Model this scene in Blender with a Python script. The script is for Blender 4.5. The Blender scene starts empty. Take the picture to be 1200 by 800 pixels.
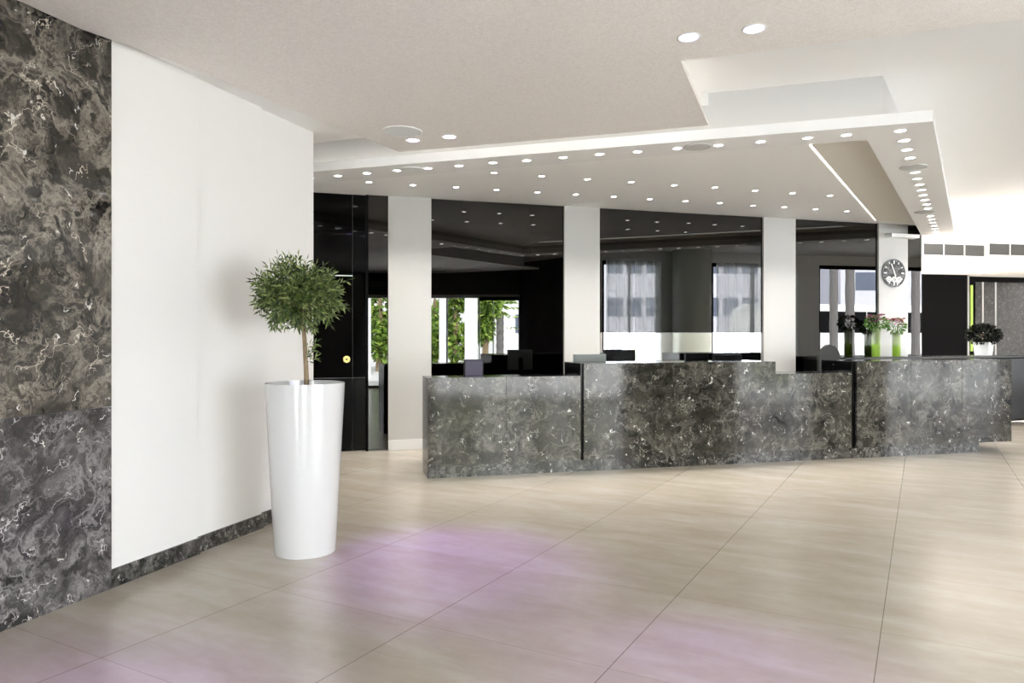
import bpy, bmesh, math, random
from mathutils import Vector, Matrix
random.seed(7)
C = bpy.context.scene.collection
H = 1.43            # eye height
F = 861.0           # focal length in pixels of the 1200 px wide frame
HY = 392.0
def R(a): return math.radians(a)

# ---------------------------------------------------------------- surveying helpers
def at(px, py, z):                     # point of the horizontal plane z seen at that place
    d = (z - H) * F / (HY - py)
    return Vector(((px - 600) / F * d, d, z))
def atd(px, d, z=0.0):
    return Vector(((px - 600) / F * d, d, z))
def zat(py, d): return H + (HY - py) / F * d

# back wall line
BA = R(17.4)
BU = Vector((math.cos(BA), math.sin(BA), 0)); BN = Vector((math.sin(BA), -math.cos(BA), 0))   # along / towards the room
BP = Vector((-1.54, 9.12, 0))
def bwall(px, off=0.0):                # point of the back wall (moved off towards the room) in that direction
    k = (px - 600) / F
    p = BP + BN * off
    s = (k * p.y - p.x) / (BU.x - k * BU.y)
    return p + BU * s
def refl(p):                           # the place whose mirror image in the back wall is p
    s = BN.dot(Vector((p[0], p[1], 0)) - BP)
    q = Vector((p[0], p[1], 0)) - BN * (2 * s)
    return Vector((q.x, q.y, p[2] if len(p) > 2 else 0))

def V(px, d): return refl(atd(px, d))
W0, W1 = V(705, 17.5), V(1085, 19.4); wd = (W1 - W0).normalized()
def W(px):                                             # place on the curtained window wall whose reflection is seen at px
    # intersect virtual line
    a, b = atd(705, 17.5), atd(1085, 19.4); e = b - a; k = (px - 600)/F
    s = (k*a.y - a.x)/(e.x - k*e.y); return refl(a + e*s)
D0, D1 = atd(425, 19.7), atd(609, 19.6)
def Dd(px):
    e = D1 - D0; k = (px - 600)/F; s = (k*D0.y - D0.x)/(e.x - k*e.y); return refl(D0 + e*s)

# ---------------------------------------------------------------- object helpers
def link(name, bm, mat, parent=None, smooth=False, bevel=0.0):
    me = bpy.data.meshes.new(name)
    bm.normal_update()
    bm.to_mesh(me); bm.free()
    o = bpy.data.objects.new(name, me); C.objects.link(o)
    if mat is not None:
        for m in (mat if isinstance(mat, (list, tuple)) else [mat]): me.materials.append(m)
    if smooth:
        for p in me.polygons: p.use_smooth = True
    if parent is not None: o.parent = parent
    if bevel > 0:
        b = o.modifiers.new('bevel', 'BEVEL'); b.width = bevel; b.segments = 2; b.limit_method = 'ANGLE'; b.angle_limit = R(40)
    return o
def thing(name, label, cat, loc=(0, 0, 0), rz=0.0, group=None):
    o = bpy.data.objects.new(name, None); C.objects.link(o); o.empty_display_size = .1
    o.location = loc; o.rotation_euler = (0, 0, rz)
    o['label'] = label; o['category'] = cat
    if group: o['group'] = group
    return o
def tag(o, label, cat, group=None, kind=None):
    o['label'] = label; o['category'] = cat
    if group: o['group'] = group
    if kind: o['kind'] = kind
    return o
def struct(name, bm, mat, label=None, **k):
    o = link(name, bm, mat, **k); o['kind'] = 'structure'
    if label: o['label'] = label
    return o
def box(bm, x0, x1, y0, y1, z0, z1, mi=0):
    v = [bm.verts.new(p) for p in ((x0,y0,z0),(x1,y0,z0),(x1,y1,z0),(x0,y1,z0),(x0,y0,z1),(x1,y0,z1),(x1,y1,z1),(x0,y1,z1))]
    for f in ((0,3,2,1),(4,5,6,7),(0,1,5,4),(1,2,6,5),(2,3,7,6),(3,0,4,7)):
        fc = bm.faces.new([v[i] for i in f]); fc.material_index = mi
def prism(bm, pts, z0, z1, mi=0):      # upright prism over a plan outline
    pts = [(p[0], p[1]) for p in pts]
    a = sum(pts[i][0]*pts[(i+1) % len(pts)][1] - pts[(i+1) % len(pts)][0]*pts[i][1] for i in range(len(pts)))
    if a < 0: pts = pts[::-1]
    lo = [bm.verts.new((x, y, z0)) for x, y in pts]; hi = [bm.verts.new((x, y, z1)) for x, y in pts]
    n = len(pts)
    bm.faces.new(lo[::-1]).material_index = mi; bm.faces.new(hi).material_index = mi
    for i in range(n):
        bm.faces.new([lo[i], lo[(i+1) % n], hi[(i+1) % n], hi[i]]).material_index = mi
def slab_between(bm, a, b, t, z0, z1, side=1, mi=0):   # wall piece from a to b, thickness t to the left (side=1) or right
    a = Vector((a[0], a[1])); b = Vector((b[0], b[1])); d = (b - a).normalized(); n = Vector((-d.y, d.x)) * side * t
    prism(bm, [a, b, b + n, a + n], z0, z1, mi)
def lathe(bm, prof, seg=32, cx=0, cy=0, z=0, cap0=True, cap1=True, mi=0):
    rings = []
    for r, h in prof:
        rings.append([bm.verts.new((cx + r*math.cos(2*math.pi*i/seg), cy + r*math.sin(2*math.pi*i/seg), z + h)) for i in range(seg)])
    for a, b in zip(rings, rings[1:]):
        for i in range(seg):
            bm.faces.new([a[i], a[(i+1) % seg], b[(i+1) % seg], b[i]]).material_index = mi
    if cap0: bm.faces.new(rings[0][::-1]).material_index = mi
    if cap1: bm.faces.new(rings[-1]).material_index = mi
def tube(bm, pts, rad, seg=8, mi=0):
    pts = [Vector(p) for p in pts]
    if not isinstance(rad, (list, tuple)): rad = [rad]*len(pts)
    rings = []
    for i, p in enumerate(pts):
        d = (pts[min(i+1, len(pts)-1)] - pts[max(i-1, 0)]).normalized()
        u = d.cross(Vector((0, 0, 1)))
        if u.length < 1e-3: u = d.cross(Vector((1, 0, 0)))
        u.normalize(); w = d.cross(u)
        rings.append([bm.verts.new(p + (u*math.cos(2*math.pi*k/seg) + w*math.sin(2*math.pi*k/seg))*rad[i]) for k in range(seg)])
    for a, b in zip(rings, rings[1:]):
        for k in range(seg):
            bm.faces.new([a[k], b[k], b[(k+1) % seg], a[(k+1) % seg]]).material_index = mi
    bm.faces.new(rings[0]).material_index = mi; bm.faces.new(rings[-1][::-1]).material_index = mi
def BM(): return bmesh.new()
def copy_tree(o, parent=None):
    c = o.copy(); C.objects.link(c)
    if parent is not None: c.parent = parent
    for ch in list(o.children): copy_tree(ch, c)
    return c

# ---------------------------------------------------------------- materials
def mat(name, col=(.8, .8, .8), rough=.5, metal=0.0, spec=.5, emit=None, es=0.0, coat=0.0, ior=None):
    m = bpy.data.materials.new(name); m.use_nodes = True
    b = m.node_tree.nodes['Principled BSDF']
    b.inputs['Base Color'].default_value = (*col, 1); b.inputs['Roughness'].default_value = rough
    b.inputs['Metallic'].default_value = metal; b.inputs['Specular IOR Level'].default_value = spec
    if coat: b.inputs['Coat Weight'].default_value = coat; b.inputs['Coat Roughness'].default_value = .03
    if ior: b.inputs['IOR'].default_value = ior
    if emit: b.inputs['Emission Color'].default_value = (*emit, 1); b.inputs['Emission Strength'].default_value = es
    return m
class NT:
    def __init__(s, m): s.t = m.node_tree; s.n = s.t.nodes; s.l = s.t.links; s.b = s.n['Principled BSDF']
    def new(s, kind, **k):
        n = s.n.new(kind)
        for a, v in k.items():
            if a.startswith('i_'): n.inputs[a[2:].replace('_', ' ')].default_value = v
            else: setattr(n, a, v)
        return n
    def math(s, op, a, b=None):
        n = s.n.new('ShaderNodeMath'); n.operation = op
        for i, v in enumerate((a, b)):
            if v is None: continue
            if isinstance(v, (int, float)): n.inputs[i].default_value = v
            else: s.l.new(v, n.inputs[i])
        return n.outputs[0]
    def ramp(s, fac, stops):
        n = s.n.new('ShaderNodeValToRGB'); e = n.color_ramp.elements
        e[0].position = stops[0][0]; e[-1].position = stops[-1][0]
        for p, c in stops[1:-1]: e.new(p)
        for x, (p, c) in zip(e, stops):
            x.color = (*c, 1) if not isinstance(c, (int, float)) else (c, c, c, 1)
        s.l.new(fac, n.inputs[0]); return n.outputs[0]
    def mix(s, f, a, b, mode='MIX'):
        n = s.n.new('ShaderNodeMix'); n.data_type = 'RGBA'; n.blend_type = mode
        for i, v in ((0, f), (6, a), (7, b)):
            if isinstance(v, (int, float)): n.inputs[i].default_value = v
            elif isinstance(v, tuple): n.inputs[i].default_value = (*v, 1)
            else: s.l.new(v, n.inputs[i])
        return n.outputs[2]
    def coords(s, scale=(1, 1, 1), rot=(0, 0, 0), loc=(0, 0, 0)):
        g = s.n.new('ShaderNodeNewGeometry'); mp = s.n.new('ShaderNodeMapping')
        mp.inputs['Scale'].default_value = scale; mp.inputs['Rotation'].default_value = rot; mp.inputs['Location'].default_value = loc
        s.l.new(g.outputs['Position'], mp.inputs['Vector']); return mp.outputs[0]
    def noise(s, vec, scale, detail=4, rough=.55, dist=0.0, out=0):
        n = s.new('ShaderNodeTexNoise'); n.inputs['Scale'].default_value = scale; n.inputs['Detail'].default_value = detail
        n.inputs['Roughness'].default_value = rough; n.inputs['Distortion'].default_value = dist
        s.l.new(vec, n.inputs['Vector']); return n.outputs[out]
    def bump(s, h, strength, dist=.01):
        n = s.new('ShaderNodeBump'); n.inputs['Strength'].default_value = strength; n.inputs['Distance'].default_value = dist
        s.l.new(h, n.inputs['Height']); s.l.new(n.outputs[0], s.b.inputs['Normal'])

def marble(name, dark, mid, vein, sc=1.0, amount=1.0, rough=.07, brown=.5, loc=(0, 0, 0), level=.5):
    m = mat(name, rough=rough, spec=.5); t = NT(m)
    v = t.coords(scale=(sc, sc, sc), loc=loc)
    wc = t.noise(v, 2.2, 5, .6, out=1)
    add = t.new('ShaderNodeVectorMath', operation='MULTIPLY_ADD')
    t.l.new(wc, add.inputs[0]); add.inputs[1].default_value = (.55, .55, .55); t.l.new(v, add.inputs[2])
    w = add.outputs[0]
    base = t.ramp(t.noise(w, 2.6, 9, .7, .8), [(level-.15, dark), (level, tuple(x*.5 for x in mid)), (level+.13, mid), (level+.28, tuple(min(1, x*1.7) for x in mid))])
    def ridge(scale, width, dist):
        return t.ramp(t.math('ABSOLUTE', t.math('SUBTRACT', t.noise(w, scale, 7, .62, dist), .5)), [(0, 1.0), (width*.35, .5), (width, 0.0)])
    c2 = t.new('ShaderNodeTexVoronoi', feature='DISTANCE_TO_EDGE'); c2.inputs['Scale'].default_value = 17; t.l.new(w, c2.inputs['Vector'])
    e2 = t.ramp(c2.outputs[0], [(0, .8), (.07, 0.0)])
    m1 = t.ramp(t.noise(v, 2.3, 4, .6), [(.38, 0.0), (.6, 1.0)])
    m2 = t.ramp(t.noise(v, 4.1, 3, .6), [(.44, 0.0), (.6, 1.0)])
    soft = t.math('MULTIPLY', t.math('MULTIPLY', ridge(2.4, .06, 1.2), m1), .6*amount)
    soft2 = t.math('MULTIPLY', t.math('MULTIPLY', ridge(5.5, .045, .8), m2), .5*amount)
    fine = t.math('MULTIPLY', t.math('MULTIPLY', e2, m2), .28*amount)
    col = t.mix(soft, base, tuple(x*.6 for x in vein)); col = t.mix(soft2, col, tuple(x*.65 for x in vein)); col = t.mix(fine, col, tuple(x*.6 for x in vein))
    # thin pale threads
    thr = t.new('ShaderNodeTexVoronoi', feature='DISTANCE_TO_EDGE'); thr.inputs['Scale'].default_value = 2.3
    w2 = t.new('ShaderNodeVectorMath', operation='MULTIPLY_ADD'); t.l.new(wc, w2.inputs[0]); w2.inputs[1].default_value = (1.2, 1.2, 1.2); t.l.new(v, w2.inputs[2])
    t.l.new(w2.outputs[0], thr.inputs['Vector'])
    t1 = t.ramp(thr.outputs[0], [(0, 1.0), (.006, .9), (.013, 0.0)])
    t2 = t.ramp(t.noise(v, 5.5, 2, .5), [(.5, 0.0), (.58, 1.0)])
    col = t.mix(t.math('MULTIPLY', t.math('MULTIPLY', t1, t2), .85*amount), col, vein)
    # short bright flecks
    fl = t.new('ShaderNodeTexVoronoi', feature='DISTANCE_TO_EDGE'); fl.inputs['Scale'].default_value = 8.5
    fm = t.coords(scale=(sc*1.0, sc*1.0, sc*.62), rot=(.3, .5, .2), loc=loc)
    w3 = t.new('ShaderNodeVectorMath', operation='MULTIPLY_ADD'); t.l.new(wc, w3.inputs[0]); w3.inputs[1].default_value = (.5, .5, .5); t.l.new(fm, w3.inputs[2])
    t.l.new(w3.outputs[0], fl.inputs['Vector'])
    f1 = t.ramp(fl.outputs[0], [(0, 1.0), (.018, .8), (.035, 0.0)])
    f2 = t.ramp(t.noise(v, 11, 2, .5), [(.62, 0.0), (.68, 1.0)])
    col = t.mix(t.math('MULTIPLY', f1, t.math('MULTIPLY', f2, .8)), col, (.85, .83, .78))
    t.l.new(col, t.b.inputs['Base Color'])
    return m

M = {}
M['white'] = mat('white_paint', (.80, .79, .76), .55)
t = NT(M['white']); t.bump(t.noise(t.coords(), 90, 2), .03, .002)
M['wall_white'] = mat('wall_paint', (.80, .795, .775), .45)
M['pillar_darkened'] = mat('pillar_darkened_white', (.50, .497, .482), .45)  # wall white darkened in colour, as the light overexposes the pillars
M['ceil'] = mat('ceiling_paint', (.86, .858, .85), .7)
M['soffit'] = mat('soffit_paint', (.93, .92, .905), .7)
M['band'] = mat('canopy_band_toned', (.86, .855, .845), .7)  # canopy white toned apart from the soffit, in place of differing light
M['core'] = mat('cove_face_darkened', (.58, .575, .56), .7)  # ceiling white darkened in colour where the cove would overexpose it
M['soffit_beige'] = mat('soffit_beige', (.82, .79, .72), .7)
M['trim_white'] = mat('trim_white', (.75, .75, .74), .35)
M['black'] = mat('black_lacquer', (.003, .003, .0035), .14, spec=.12)
M['black_matte'] = mat('black_matte', (.002, .002, .0022), .5, spec=.05)
M['dark_wall'] = mat('dark_panelling', (.025, .027, .026), .3)
M['mirror'] = mat('smoked_mirror', (.064, .064, .062), .004, metal=1.0)
M['door_glass'] = mat('black_door_gloss', (.012, .0125, .013), .03, metal=1.0)
M['clear_mirror'] = mat('clear_mirror', (.86, .87, .86), .01, metal=1.0)
M['steel'] = mat('brushed_steel', (.55, .55, .55), .3, metal=1.0)
M['brass'] = mat('brass', (.75, .55, .22), .22, metal=1.0)
M['pot'] = mat('gloss_white_pot', (.66, .665, .665), .12, coat=.4)
M['marble_wall'] = marble('marble_wall', (.003, .003, .003), (.065, .059, .048), (.50, .45, .37), 1.15, 1.35, rough=.04, level=.53)
M['marble_low'] = marble('marble_wall_lower', (.008, .008, .008), (.08, .077, .078), (.50, .48, .48), 1.3, 1.2, rough=.08, loc=(3, 1, 2), level=.5)
M['marble'] = marble('marble_counter', (.004, .004, .004), (.055, .052, .042), (.42, .40, .35), 1.3, .8, rough=.09, loc=(1.3, .4, 0), level=.50)
M['marble'].node_tree.nodes['Principled BSDF'].inputs['Specular IOR Level'].default_value = .33
M['marble_base'] = marble('marble_plinth', (.006, .006, .006), (.045, .045, .042), (.5, .48, .44), 2.0, .8, rough=.08, loc=(5, 2, 1), level=.5)
M['marble_grey'] = marble('marble_grey', (.02, .02, .02), (.05, .05, .05), (.12, .12, .12), 3.0, .5, rough=.2)
M['leaf'] = mat('olive_leaf', (.10, .17, .05), .5)
t = NT(M['leaf'])
inf = t.new('ShaderNodeNewGeometry')
t.l.new(t.ramp(inf.outputs['Random Per Island'], [(0, (.015, .035, .006)), (.4, (.06, .10, .02)), (.75, (.16, .22, .05)), (1, (.32, .37, .15))]), t.b.inputs['Base Color'])
M['bark'] = mat('bark', (.25, .17, .10), .8)
t = NT(M['bark']); t.l.new(t.ramp(t.noise(t.coords(scale=(1, 1, .25)), 60, 4), [(.3, (.16, .11, .06)), (.7, (.36, .27, .17))]), t.b.inputs['Base Color'])
M['soil'] = mat('soil', (.03, .022, .015), .95)
M['dark_leaf'] = mat('dark_leaf', (.005, .007, .004), .7, spec=.15)
M['tree_leaf'] = mat('garden_leaf', (.2, .35, .05), .6)
t = NT(M['tree_leaf'])
inf = t.new('ShaderNodeNewGeometry')
t.l.new(t.ramp(inf.outputs['Random Per Island'], [(0, (.06, .12, .02)), (.5, (.2, .33, .05)), (1, (.5, .62, .14))]), t.b.inputs['Base Color'])
M['lens'] = mat('lamp_lens', (1, 1, 1), .4, emit=(1, .97, .92), es=14)
M['lens_purple'] = mat('lamp_lens_violet', (1, 1, 1), .4, emit=(.72, .55, 1), es=10)
M['cove'] = mat('cove_led', (1, 1, 1), .4, emit=(1, .95, .87), es=1.9)
M['line_led'] = mat('line_led', (1, 1, 1), .4, emit=(1, .98, .92), es=.9)
M['grille'] = mat('speaker_grille', (.55, .55, .54), .6)
M['grille_white'] = mat('speaker_grille_white', (.75, .77, .75), .6)
M['vent_dark'] = mat('vent_dark', (.05, .05, .05), .6)
M['vent_slat'] = mat('vent_slat', (.12, .12, .115), .5)
M['bounce_paving'] = mat('bounce_paving', (.58, .58, .585), .9)  # street ground made pale to bounce sunlight up onto the ceilings
M['render'] = mat('building_render', (.62, .62, .70), .8)
M['render2'] = mat('building_render_white', (.85, .85, .88), .8)
M['bus'] = mat('bus_paint', (.9, .9, .9), .2)
M['bus_glass'] = mat('bus_window', (.002, .002, .003), .1, spec=.1)
M['tyre'] = mat('tyre', (.02, .02, .02), .8)
M['screen'] = mat('monitor_screen', (.02, .02, .025), .4, spec=.1, emit=(.36, .32, .46), es=.16)
M['plastic'] = mat('black_plastic', (.006, .006, .007), .4, spec=.2)
M['plastic_grey'] = mat('grey_plastic', (.16, .18, .18), .35)
M['chair_grey'] = mat('chair_grey', (.04, .042, .04), .6, spec=.2)

# floor tiles
GA = R(29.2)
M['floor'] = mat('floor_tiles', (.5, .48, .44), .24, spec=.5)
t = NT(M['floor'])
P1 = atd(793, 1231/306.)
g = t.new('ShaderNodeNewGeometry'); sub = t.new('ShaderNodeVectorMath', operation='SUBTRACT'); t.l.new(g.outputs['Position'], sub.inputs[0]); sub.inputs[1].default_value = (P1.x, P1.y, 0)
rot = t.new('ShaderNodeVectorRotate', rotation_type='Z_AXIS'); t.l.new(sub.outputs[0], rot.inputs['Vector']); rot.inputs['Angle'].default_value = GA
sep = t.new('ShaderNodeSeparateXYZ'); t.l.new(rot.outputs[0], sep.inputs[0])
def joint(c, w):
    fr = t.math('FRACT', t.math('ADD', c, 1000.5)); d = t.math('ABSOLUTE', t.math('SUBTRACT', fr, .5))
    return t.math('LESS_THAN', d, w)
jx = joint(sep.outputs[0], .0021); jy = joint(sep.outputs[1], .0017)
cell = t.new('ShaderNodeVectorMath', operation='FLOOR'); t.l.new(rot.outputs[0], cell.inputs[0])
wn = t.new('ShaderNodeTexWhiteNoise', noise_dimensions='2D'); t.l.new(cell.outputs[0], wn.inputs[0])
strk = t.new('ShaderNodeMapping'); strk.inputs['Scale'].default_value = (.7, 2.6, 1); t.l.new(rot.outputs[0], strk.inputs[0])
n1 = t.noise(strk.outputs[0], 1.6, 6, .6, .4)
n2 = t.noise(rot.outputs[0], 9, 4, .6)
col = t.ramp(n1, [(.3, (.345, .30, .245)), (.5, (.40, .352, .293)), (.7, (.46, .418, .365))])
col = t.mix(.10, col, t.ramp(n2, [(.3, (.36, .33, .28)), (.7, (.62, .59, .54))]))
tone = t.math('MULTIPLY_ADD', wn.outputs[0], .07); t.n[-1].inputs[2].default_value = .965
col = t.mix(1.0, col, (1, 1, 1), 'MULTIPLY'); mx = t.n[-1]; cmb = t.new('ShaderNodeCombineColor')
for i in range(3): t.l.new(tone, cmb.inputs[i])
t.l.new(cmb.outputs[0], mx.inputs[7])
col = t.mix(t.math('MULTIPLY', jx, .75), col, (.09, .075, .06)); col = t.mix(t.math('MULTIPLY', jy, .5), col, (.13, .11, .09))
t.l.new(col, t.b.inputs['Base Color'])


# sparkling plaster of the ceiling raft
M['raft'] = mat('sparkle_plaster', (.6, .57, .53), .6)
t = NT(M['raft']); v = t.coords()
n = t.noise(v, 120, 3, .7); n_ = t.noise(v, 38, 4, .7)
c = t.ramp(n, [(.3, (.74, .69, .65)), (.5, (.85, .81, .78)), (.60, (.90, .87, .84)), (.68, (.99, .97, .95))])
c = t.mix(.35, c, t.ramp(n_, [(.3, (.74, .685, .64)), (.7, (.95, .91, .875))]))
t.l.new(c, t.b.inputs['Base Color']); t.bump(n, .35, .01)

# glass: see-through with a slight reflection
M['glass'] = bpy.data.materials.new('window_glass'); M['glass'].use_nodes = True
nt = M['glass'].node_tree; nt.nodes.clear()
out = nt.nodes.new('ShaderNodeOutputMaterial'); mx = nt.nodes.new('ShaderNodeMixShader'); tr = nt.nodes.new('ShaderNodeBsdfTransparent'); gl = nt.nodes.new('ShaderNodeBsdfGlossy'); fr = nt.nodes.new('ShaderNodeFresnel')
tr.inputs[0].default_value = (.93, .96, .95, 1); gl.inputs['Roughness'].default_value = .01; fr.inputs[0].default_value = 1.35
nt.links.new(fr.outputs[0], mx.inputs[0]); nt.links.new(tr.outputs[0], mx.inputs[1]); nt.links.new(gl.outputs[0], mx.inputs[2]); nt.links.new(mx.outputs[0], out.inputs[0])
def veil(name, col, opac):
    m = bpy.data.materials.new(name); m.use_nodes = True
    nt = m.node_tree; nt.nodes.clear()
    out = nt.nodes.new('ShaderNodeOutputMaterial'); mx = nt.nodes.new('ShaderNodeMixShader'); mx2 = nt.nodes.new('ShaderNodeMixShader')
    tr = nt.nodes.new('ShaderNodeBsdfTransparent'); tl = nt.nodes.new('ShaderNodeBsdfTranslucent'); df = nt.nodes.new('ShaderNodeBsdfDiffuse')
    tl.inputs[0].default_value = (*col, 1); df.inputs[0].default_value = (*col, 1); mx2.inputs[0].default_value = .25; mx.inputs[0].default_value = opac
    nt.links.new(tl.outputs[0], mx2.inputs[1]); nt.links.new(df.outputs[0], mx2.inputs[2]); nt.links.new(tr.outputs[0], mx.inputs[1]); nt.links.new(mx2.outputs[0], mx.inputs[2]); nt.links.new(mx.outputs[0], out.inputs[0])
    return m
M['sheer'] = veil('sheer_curtain', (.93, .95, .99), .62)
M['vase_glass'] = veil('green_vase_glass', (.62, .86, .10), .85)
M['vase_clear'] = veil('pale_vase_glass', (.70, .80, .50), .35)

# ================================================================= THE ROOM
LN = Vector((.318, .948, 0)).normalized()               # along the left wall
LO = Vector((LN.y, -LN.x, 0))                           # from the left wall into the room
L0 = Vector((-2.268, 4.145, 0))                         # where marble and paint meet
def lw(s, off=0.0): return L0 + LN*s + LO*off
sC = 1.355; s1 = .685; s2 = 1.355
# painted stretches of the left wall, each set back a little behind the one before
E1 = (Vector((-2.045, 4.790, 0)) - L0).dot(LN); E2 = (Vector((-1.837, 5.435, 0)) - L0).dot(LN); E3 = (Vector((-1.656, 6.12, 0)) - L0).dot(LN)
o1, o2, o3 = 0.0, -.02, -.045
bm = BM()
for a, b, o in ((-.05, E1, o1), (E1, E2, o2), (E2, E3, o3)):
    slab_between(bm, lw(a, o), lw(b, o), .35 + o, 0, 3.125, 1)
struct('wall_left', bm, M['wall_white'], bevel=.002)
# marble stretch: two polished slabs above one another on the wall that runs on past the frame
bm = BM(); slab_between(bm, lw(-7.2, -.02), lw(-.05, -.02), .33, 0, 3.45); struct('wall_left_rear', bm, M['wall_white'])
ZJ = 1.025
bm = BM(); slab_between(bm, lw(-6.6, .012), lw(0, .012), .03, 0.0, ZJ - .0015)
tag(link('marble_wall_slab', bm, M['marble_low'], bevel=.001), 'grey veined polished marble slab at the foot of the left wall', 'wall slab')
bm = BM(); slab_between(bm, lw(-6.6, .012), lw(0, .012), .03, ZJ + .0015, 3.103)
tag(link('marble_wall_slab', bm, M['marble_wall'], bevel=.001), 'tall black and brown marble slab reaching the ceiling on the left wall', 'wall slab')
# marble baseboard pieces
bm = BM()
for a, b, o in ((0, E1 + .012, .012 + o1), (E1 + .012, E2 + .012, .012 + o2), (E2 + .012, E3, .012 + o3)):
    slab_between(bm, lw(a, o), lw(b, o), .02, 0, .105)
struct('baseboard_left', bm, M['marble_base'])

# wall closing the passage behind the left wall
bm = BM(); slab_between(bm, lw(E3 - .02, -.30), bwall(262, .02), .2, 0, 3.45, 1); struct('wall_passage', bm, M['wall_white'])
# floor
rear0 = lw(-7.2, 0)
OUTL = [rear0, Dd(428), Dd(609), W(699), W(1300)]       # glazed side of the lobby
bm = BM(); prism(bm, OUTL + [(24, 14), (24, 30), (-9, 30), (-9, -5 + 9), lw(-7.2, -.4)], -.05, 0); struct('floor', bm, M['floor'])

# back wall: solid wall behind the mirrors, pillars proud of it
ZI = 3.146                                              # inner ceiling above the counter
bm = BM(); slab_between(bm, bwall(250, -.03), bwall(1080, -.03), .2, 0, 3.45, 1); struct('wall_back', bm, M['wall_white'])
def strip(bm, pa, pb, off0, off1, z0, z1):              # upright slab in front of the back wall between two sight lines
    a, b = bwall(pa, off1), bwall(pb, off1)
    slab_between(bm, a, b, off1 - off0, z0, z1, 1)
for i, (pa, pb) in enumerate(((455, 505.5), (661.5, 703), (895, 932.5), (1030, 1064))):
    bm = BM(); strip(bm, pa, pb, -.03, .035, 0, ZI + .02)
    struct('wall_pillar', bm, M['pillar_darkened'], bevel=.003)
bm = BM(); strip(bm, 455, 505.5, .035, .047, 0, .125); struct('trim_1', bm, M['trim_white'], bevel=.003)
# smoked mirrors
def mirror(pa, pb, z0, z1, label, m='mirror', off=0.0, name='wall_mirror'):
    bm = BM(); strip(bm, pa, pb, off - .02, off, z0, z1)
    return tag(link(name, bm, M[m]), label, 'mirror')
mirror(431.5, 455.5, .01, ZI, 'narrow black mirror strip between the dark door and the first white pillar', off=.02)
t_ = thing('wall_mirror', 'smoked wall mirror between the first and second white pillars behind the low counter', 'mirror', bwall(505, 0))
mid = bwall(585); 
for a, b in ((504, 621), (621, 662.5)):
    bm = BM(); strip(bm, a + (0.08 if a == 621 else 0), b - (0.08 if b == 621 else 0), -.02, 0, .01, ZI)
    o = link('glass_panel', bm, M['mirror']); o.parent = t_; o.matrix_parent_inverse = Matrix.Translation(-Vector(t_.location))
ZM = zat(389.5, bwall(800).y)
mirror(702, 896, ZM, ZI, 'wide smoked wall mirror above the high counter, reflecting curtained windows')
mirror(702, 896, .95, ZM - .004, 'bright clear mirror strip below the wide smoked mirror', m='clear_mirror')
mirror(931.5, 1031, .01, ZI, 'smoked wall mirror left of the clock pillar, reflecting the street')
mirror(1063, 1080, .01, ZI, 'narrow smoked mirror right of the clock pillar')
bm = BM(); strip(bm, 702, 896, -.02, .0, 0, .945); struct('trim_2', bm, M['black'])
# black side edges next to the pillars
# black door left of the first pillar
dt = thing('door_1', 'glossy black door with round brass lock beside the white wall', 'door', bwall(405, -.01)); dt['kind'] = 'structure'
def child(name, bm, m, par, **k):
    o = link(name, bm, m, **k); o.parent = par; o.matrix_parent_inverse = Matrix.Translation(-Vector(par.location)); return o
for (a, b) in ((300, 413.0), (413.3, 429)):
    bm = BM(); strip(bm, a, b, -.03, -.012, .9 + .005, ZI); child('door_leaf', bm, M['door_glass'], dt)
    bm = BM(); strip(bm, a, b, -.03, -.012, .01, .9); child('lower_panel', bm, M['black'], dt)
bm = BM(); strip(bm, 428.8, 431.6, -.03, .03, 0, ZI); child('door_frame', bm, M['black_matte'], dt)
bm = BM(); strip(bm, 384, 413.2, -.012, -.004, zat(321.3, 8.85), zat(322.6, 8.85)); child('closer_rail', bm, M['steel'], dt)
lk = bwall(406.3, .0); zl = zat(420.8, lk.y)
def disc(bm, p, n, r, d0, d1, seg=24, mi=0, r2=None):    # short cylinder along n
    n = Vector(n).normalized(); u = n.cross(Vector((0, 0, 1)));
    if u.length < 1e-3: u = Vector((1, 0, 0))
    u.normalize(); w = u.cross(n)
    r2 = r if r2 is None else r2
    A = [bm.verts.new(Vector(p) + n*d0 + (u*math.cos(2*math.pi*i/seg) + w*math.sin(2*math.pi*i/seg))*r) for i in range(seg)]
    B = [bm.verts.new(Vector(p) + n*d1 + (u*math.cos(2*math.pi*i/seg) + w*math.sin(2*math.pi*i/seg))*r2) for i in range(seg)]
    bm.faces.new(A).material_index = mi; bm.faces.new(B[::-1]).material_index = mi
    for i in range(seg): bm.faces.new([A[(i+1) % seg], A[i], B[i], B[(i+1) % seg]]).material_index = mi
bm = BM(); disc(bm, (lk.x, lk.y, zl), BN, .042, -.012, .006); disc(bm, (lk.x, lk.y, zl), BN, .026, .006, .012)
child('lock', bm, M['brass'], dt)
bm = BM(); disc(bm, (lk.x, lk.y, zl), BN, .012, .012, .016); child('lock_cylinder', bm, M['black'], dt)

# ---------------------------------------------------------------- ceilings
ZS, ZF, ZR = 3.0, 3.085, 3.07
ZMID, ZHI = 3.35, 3.45
OF0, OF1 = Vector((-3.9, 7.74)), Vector((3.10, 5.41)); OE = Vector((6.82, 11.33)); IE = bwall(1079, -.05)
IF0, IF1 = Vector((-3.9, 8.27)), Vector((2.86, 5.92)); IE1 = Vector((5.41, 9.94)); IE2 = IE1 + (IE1 - IF1).normalized()*1.7
# high ceiling
bm = BM(); prism(bm, [(-7, -5), (17, -5), (17, 12.1), (-7, 20)], ZHI, ZHI + .12)
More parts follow.
